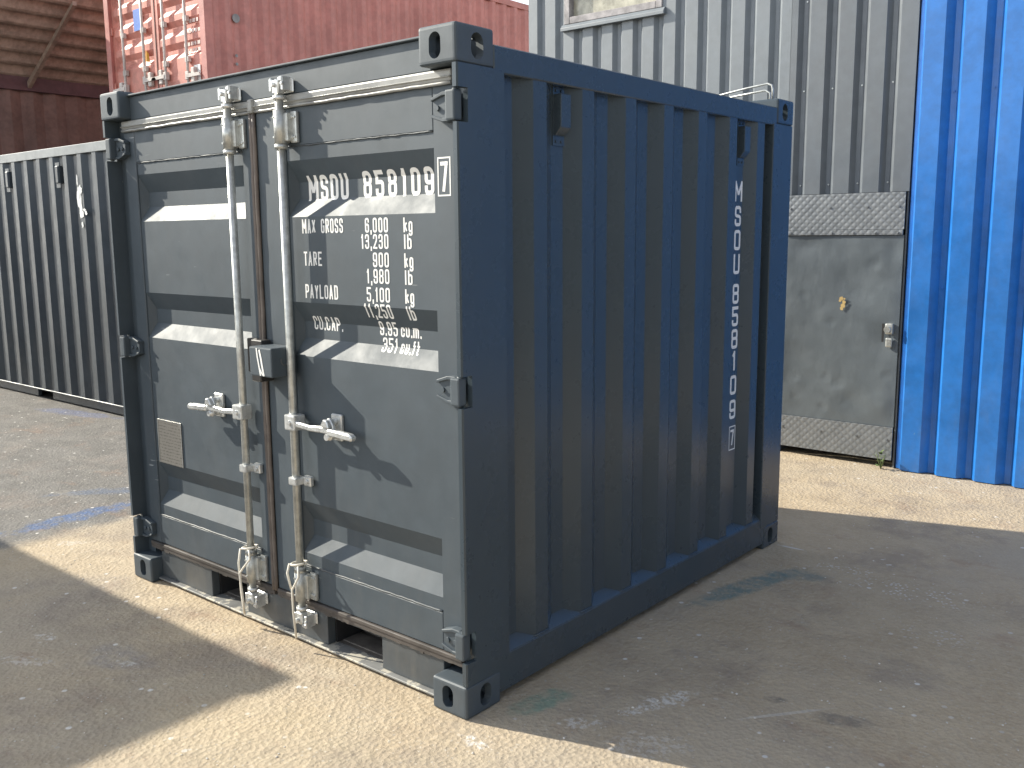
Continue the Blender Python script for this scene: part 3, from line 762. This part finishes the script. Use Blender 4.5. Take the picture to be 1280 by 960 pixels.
# worn stickers and marks on the red doors and side
m = MB(); m.box(-6.66, -6.52, 4.6465, 4.6495, 3.50, 3.74); m.build('white_sticker', 'white_scuff', rc)
wm = paint('worn_white_marking', (.62, .48, .43), .6, .3)
for zz in (4.25, 4.13, 3.98, 3.90):
    m = MB(); x = -6.86
    while x < -6.5:
        w2 = random.uniform(.03, .07); m.box(x, x+w2, 4.652, 4.6545, zz, zz+.045); x += w2+.02
    m.build('worn_marking', wm, rc)
m = MB(); m.prism([(-7.80, 3.92), (-7.69, 3.90), (-7.71, 4.01), (-7.77, 4.06)], lambda p, q, a: (p, a, q), 4.64, 4.648); m.build('orange_sticker', paint('orange_sticker_paint', (.62, .30, .03), .5), rc)
m = MB(); m.box(-8.04, -7.86, 4.6465, 4.6495, 4.33, 4.60); m.build('blue_sticker', paint('blue_sticker_paint', (.06, .16, .50), .5), rc)
m = MB()
for y, z, r in ((5.05, 4.31, .055), (5.03, 3.76, .02), (5.03, 3.86, .02)): m.cyl((-6.306, y, z), (-6.298, y, z), r, 10)
m.build('round_plug', paint('grey_plug', (.22, .2, .2), .6, .3), rc)

# stacks outside the view: the left pair throws the pointed shadow on the foreground, the right pair is added to block low sky and darken the container side
for nm2, x0, x1, y0, y1, tall in (('left', -8.75, -2.685, -3.90, -1.465, 2.60), ('right', 9.3, 11.74, -6.2, 3.9, 2.60)):
    for k in range(1 if nm2 == 'left' else 2):
        lab = {('left', 0): 'grey container out of view at left that throws the pointed shadow on the foreground', ('left', 1): 'grey container out of view at left, top of the stack that shades the foreground',
               ('right', 0): 'grey container added out of view at right to block low sky, lower one of its stack', ('right', 1): 'grey container added out of view at right to block low sky, top one of its stack'}[(nm2, k)]
        oc = thing('shipping_container', lab, 'shipping container', ((x0+x1)/2, (y0+y1)/2, k*tall))
        yard_container(oc, x0, x1, y0, y1, k*tall, (k+1)*tall-.004, ('left', 'left'), start=.1)

# ------------------------------------------------------------------ brown shed
sh = thing('corrugated_shed', 'dark brown corrugated shed with an open overhanging roof behind the grey container', 'shed', (-12.2, 7, 0))
m = MB(); n = []; y = 3.1; k = 0
while y < 16: n.append((y, .03*math.sin(k*math.pi/2))); y += .09; k += 1
m.sheet(n, lambda u, d, z: (-12+d, u, z), 0, 4.0); m.build('wall', 'brown', sh)
m = MB(); m.box(-12.1, -11.93, 3.1, 16, 3.985, 4.20, .005); m.build('wall_beam', 'brown_beam', sh)
m = MB(); rx = []; x = -12.1; k = 0
while x < -10.15: rx.append((x, 4.2+(x+12)*.58+.045*math.sin(k*math.pi/3))); x += .042; k += 1
Ay = [(p, -2.) for p in rx]
m.sheet([(a, b) for a, b in rx], lambda u, d, z: (u, z, d), 3.1, 16)
m.build('roof', 'brown_roof', sh)
for yb in (4.9, 9.5, 13.):
    m = MB(); m.prism([(-11.95, 4.02), (-11.95, 4.12), (-10.2, 5.10), (-10.2, 5.04)], lambda p, q, a: (p, a+(p+11.95)*.0, q), yb, yb+.06); m.build('rafter', 'brown_roof', sh)
for yb in (3.15, 15.8):
    m = MB(); m.box(-10.35, -10.23, yb, yb+.12, 0, 5.0); m.build('post', 'brown_beam', sh)

# ------------------------------------------------------------------ cabins and the blue container along the back
YB = 4.40
cabin = thing('site_cabin', 'light grey corrugated cabin with a framed window high on its sunlit wall', 'cabin', (.1, 5.6, 0))
CB = dict(outer=.100, down=.030, inner=.028, up=.034)
wx0, wx1, wz0, wz1 = -.700, .237, 3.335, 4.05
ln = corr(-1.085, 1.285, -.516, CB['outer'], CB['down'], CB['inner'], CB['up'], .032)
fn = lambda u, d, z: (u, YB+d, z)
m = MB(); m.sheet(ln, fn, .0, wz0); m.sheet([p for p in ln if p[0] <= wx0]+[(wx0, .0)], fn, wz0, wz1); m.sheet([(wx1, .0)]+[p for p in ln if p[0] >= wx1], fn, wz0, wz1); m.sheet(ln, fn, wz1, 4.35)
m.sheet([(0, 0), (1, 0)], lambda u, d, z: (-1.085, YB+u*2.4, z), 0, 4.35); m.sheet([(0, 0), (1, 0)], lambda u, d, z: (1.285, YB+.04+u*2.36, z), 0, 4.35)
m.sheet([(0, 0), (1, 0)], lambda u, d, z: (-1.085+u*2.37, YB+2.4, z), 0, 4.35)
cw = m.build('wall', 'cabin', cabin)
m = MB(); m.box(-1.12, 1.284, YB-.05, YB+2.45, 4.351, 4.42, .005); m.build('roof', 'cabin', cabin)
m = MB(); t = .055
m.box(wx0, wx0+t, YB-.012, YB+.09, wz0, wz1, .004); m.box(wx1-t, wx1, YB-.012, YB+.09, wz0, wz1, .004); m.box(wx0+t, wx1-t, YB-.011, YB+.09, wz1-t, wz1, .004); m.box(wx0+t, wx1-t, YB-.011, YB+.09, wz0, wz0+t, .004)
win = m.build('window', 'frame', cabin)
m = MB(); m.box(wx0+t, wx1-t, YB+.05, YB+.056, wz0+t, wz1-t); m.build('pane', 'glass', win)
m = MB(); m.prism([(YB-.035, wz0-.055), (YB-.035, wz0-.030), (YB-.012, wz0-.002), (YB+.05, wz0-.002), (YB+.05, wz0-.055)], lambda p, q, a: (a, p, q), wx0-.02, wx1+.03, .002); m.build('sill', 'cabin', win)

dk = thing('plated_doorway', 'dark grey doorway with checker plates and a dented door, beside the blue wall', 'doorway', (1.72, 5.6, 0))
m = MB(); ln = corr(1.287, 2.150, 1.427, .110, .030, .030, .034, .032)
m.sheet(ln, fn, 1.885, 4.30); m.sheet([(0, 0), (1, 0)], lambda u, d, z: (2.150, YB+u*2.4, z), 0, 4.3); m.sheet([(0, 0), (1, 0)], lambda u, d, z: (1.288+u*.86, YB+2.4, z), 0, 4.3)
for v in ln[1:-1]:
    if v[1] == 0 and random.random() < 1: pass
m.build('cladding', 'cabin_shaded', dk)
m = MB()
for k in range(5):
    xx = 1.427+.204*k-.043
    for zz in (1.95, 2.6, 3.2): m.cyl((xx, YB+.026, zz), (xx, YB+.034, zz), .006, 6)
m.build('screw', 'galv', dk)
m = MB(); m.box(1.27, 2.15, YB-.02, YB+2.4, 4.301, 4.36); m.build('roof', 'cabin_shaded', dk)
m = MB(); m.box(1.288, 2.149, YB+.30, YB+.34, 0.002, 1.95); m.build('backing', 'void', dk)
m = MB(); m.box(2.1335, 2.149, YB+.012, YB+.2, 0.0, 1.884, .003); m.box(1.2875, 1.30, YB+.012, YB+.2, 0, 1.884, .003); m.build('door_frame', 'cabin_shaded', dk)
def dented_sheet(x0, x1, z0, z1, y, t=.02):
    m = MB(); nx, nz = 30, 44; rnd = random.Random(5)
    dents = [(rnd.uniform(x0, x1), rnd.uniform(z0, z1), rnd.uniform(.03, .16), rnd.uniform(-.006, .007)) for _ in range(26)]+[(1.86, .42, .10, .010), (2.06, .9, .09, .012), (2.08, 1.5, .08, .008), (1.72, .56, .03, .008), (2.06, .45, .1, -.008)]
    V = []
    for j in range(nz+1):
        row = []
        for i in range(nx+1):
            x = x0+(x1-x0)*i/nx; z = z0+(z1-z0)*j/nz; e = min(i, nx-i, j, nz-j)/2.; d = 0
            for a, b, r, h in dents: d += h*math.exp(-((x-a)**2+(z-b)**2)/(r*r))
            row.append(m.bm.verts.new((x, y+d*min(1, e), z)))
        V.append(row)
    for j in range(nz):
        for i in range(nx):
            f = m.bm.faces.new((V[j][i], V[j][i+1], V[j+1][i+1], V[j+1][i])); f.smooth = True
    m.box(x0, x1, y+.004+.012, y+.045, z0, z1)
    return m
door = dented_sheet(1.302, 2.130, .286, 1.597, YB+.004).build('door', 'sheet', dk)
def checker(name, z0, z1, y, parent, pitch):
    m = MB(); m.box(1.302, 2.130, y, y+.010, z0, z1, .001)
    for cx in (1.33, 1.62, 1.88, 2.09): m.cyl((cx, y-.006, (z0+z1)/2+.03), (cx, y+.001, (z0+z1)/2+.03), .008, 8)
    return m.build(name, 'checker', parent)
checker('checker_plate', 1.636, 1.882, YB-.004, dk, .062); checker('checker_plate', .055, .2845, YB-.008, door, .055)
m = MB(); m.box(1.302, 2.125, YB-.008, YB+.004, 1.599, 1.634, .002)
for k in range(6): m.cyl((1.34+k*.15, YB-.014, 1.616), (1.34+k*.15, YB-.007, 1.616), .008, 8)
m.build('fixing_strip', 'checker', dk)
m = MB(); m.box(2.020, 2.034, YB-.002, YB+.001, .875, 1.0); m.build('key_slot', 'void', door)
m = MB(); m.box(2.046, 2.10, YB-.030, YB+.004, .93, 1.005, .012, 2); m.cyl((2.07, YB-.055, .965), (2.07, YB-.02, .965), .022, 12); m.box(2.05, 2.095, YB-.018, YB+.004, .84, .905, .01, 2); m.build('handle', 'galv', door)
m = MB()
for k in range(7):
    a0 = random.uniform(0, 6.3); cx, cz = 1.745+random.gauss(0, .016), 1.13+random.gauss(0, .022); r = random.uniform(.008, .018)
    m.quad(*[(cx+r*random.uniform(.6, 1.2)*math.cos(a), YB-.0035-.0004*k, cz+r*random.uniform(.6, 1.2)*math.sin(a)) for a in [2*math.pi*i/7 for i in range(7)]])
m.build('chipped_spot', paint('ochre_chip', (.50, .36, .15), .7), door)

bl = thing('shipping_container', 'bright blue ribbed steel container on the right with sunlit light blue edges', 'shipping container', (5.2, 5.6, 0))
ln = corr(2.160, 8.25, 2.206, .122, .044, .036, .034, .050)
m = MB(); m.sheet([(2.160, .05), (2.182, .05)]+[p for p in ln if p[0] > 2.19], lambda u, d, z: (u, YB-.045+d, z), .006, 4.45); m.build('side_wall', 'blue', bl)
m = MB(); m.sheet([(0, 0), (1, 0)], lambda u, d, z: (2.160, YB+.006+u*2.3, z), .006, 4.45); m.sheet([(0, 0), (1, 0)], lambda u, d, z: (8.25, YB+.006+u*2.3, z), .006, 4.45); m.sheet([(0, 0), (1, 0)], lambda u, d, z: (2.16+u*6.09, YB+2.306, z), .006, 4.45); m.build('end_wall', 'blue', bl)
m = MB(); m.box(2.158, 8.26, YB-.06, YB+2.33, 4.451, 4.55, .005); m.build('top_rail', 'blue', bl)
m = MB()
for k in range(12):
    xx = 2.206+.122+.044+.018+.236*k
    for zz in (1.25, 2.5, 3.4): m.cyl((xx, YB-.004, zz), (xx, YB+.006, zz), .007, 6)
m.build('screw', 'blue', bl)

# weed at the foot of the door
m = MB(); rnd = random.Random(3)
for k in range(26):
    a = rnd.uniform(0, 6.28); r = rnd.uniform(.01, .055); z = rnd.uniform(.02, .13); c = Vector((2.085+r*math.cos(a), YB-.07+r*.6*math.sin(a), z)); s = rnd.uniform(.012, .024)
    u = Vector((math.cos(a), math.sin(a), rnd.uniform(-.2, .7))).normalized()*s; v = Vector((-math.sin(a), math.cos(a), rnd.uniform(-.3, .3))).normalized()*s*.6
    m.quad(c-u, c-v*.9, c+u*.9, c+v)
for k in range(6):
    a = rnd.uniform(0, 6.28); m.tube([(2.085, YB-.07, .0), (2.085+.02*math.cos(a), YB-.07+.02*math.sin(a), .05), (2.085+.045*math.cos(a), YB-.07+.03*math.sin(a), .11)], [.003, .002, .001], 5)
o = m.build('weed', 'asph_leaf'); tag(o, 'small green weed growing at the foot of the grey door beside the blue container', 'plant'); recenter(o, (2.085, YB-.07, 0))

# loose grit on the yard
m = MB(); rnd = random.Random(11)
for k in range(420):
    if k % 3 == 0: x, y = rnd.uniform(2.3, 4.2), rnd.uniform(.1, 3.3)
    elif k % 3 == 1: x, y = rnd.uniform(-1, 2.6), rnd.uniform(-1.1, -.05)
    else: x, y = rnd.uniform(-4.5, -.2), rnd.uniform(-.3, 1.9)
    if -.02 < x < 2.22 and -.02 < y < 2.5: continue
    t = bmesh.new(); bmesh.ops.create_icosphere(t, subdivisions=1, radius=rnd.choice((.002, .002, .0025, .003, .003, .004)))
    for v in t.verts: v.co = Vector((v.co.x*rnd.uniform(.7, 1.6), v.co.y*rnd.uniform(.7, 1.3), v.co.z*.7))
    m.add(t, Matrix.Translation((x, y, .0015))@Matrix.Rotation(rnd.uniform(0, 6), 4, 'Z'))
o = m.build('gravel', paint('pale_grit', (.60, .57, .52), .8, .4)); o['kind'] = 'stuff'; tag(o, 'loose pale grit and chips scattered over the yard', 'grit')
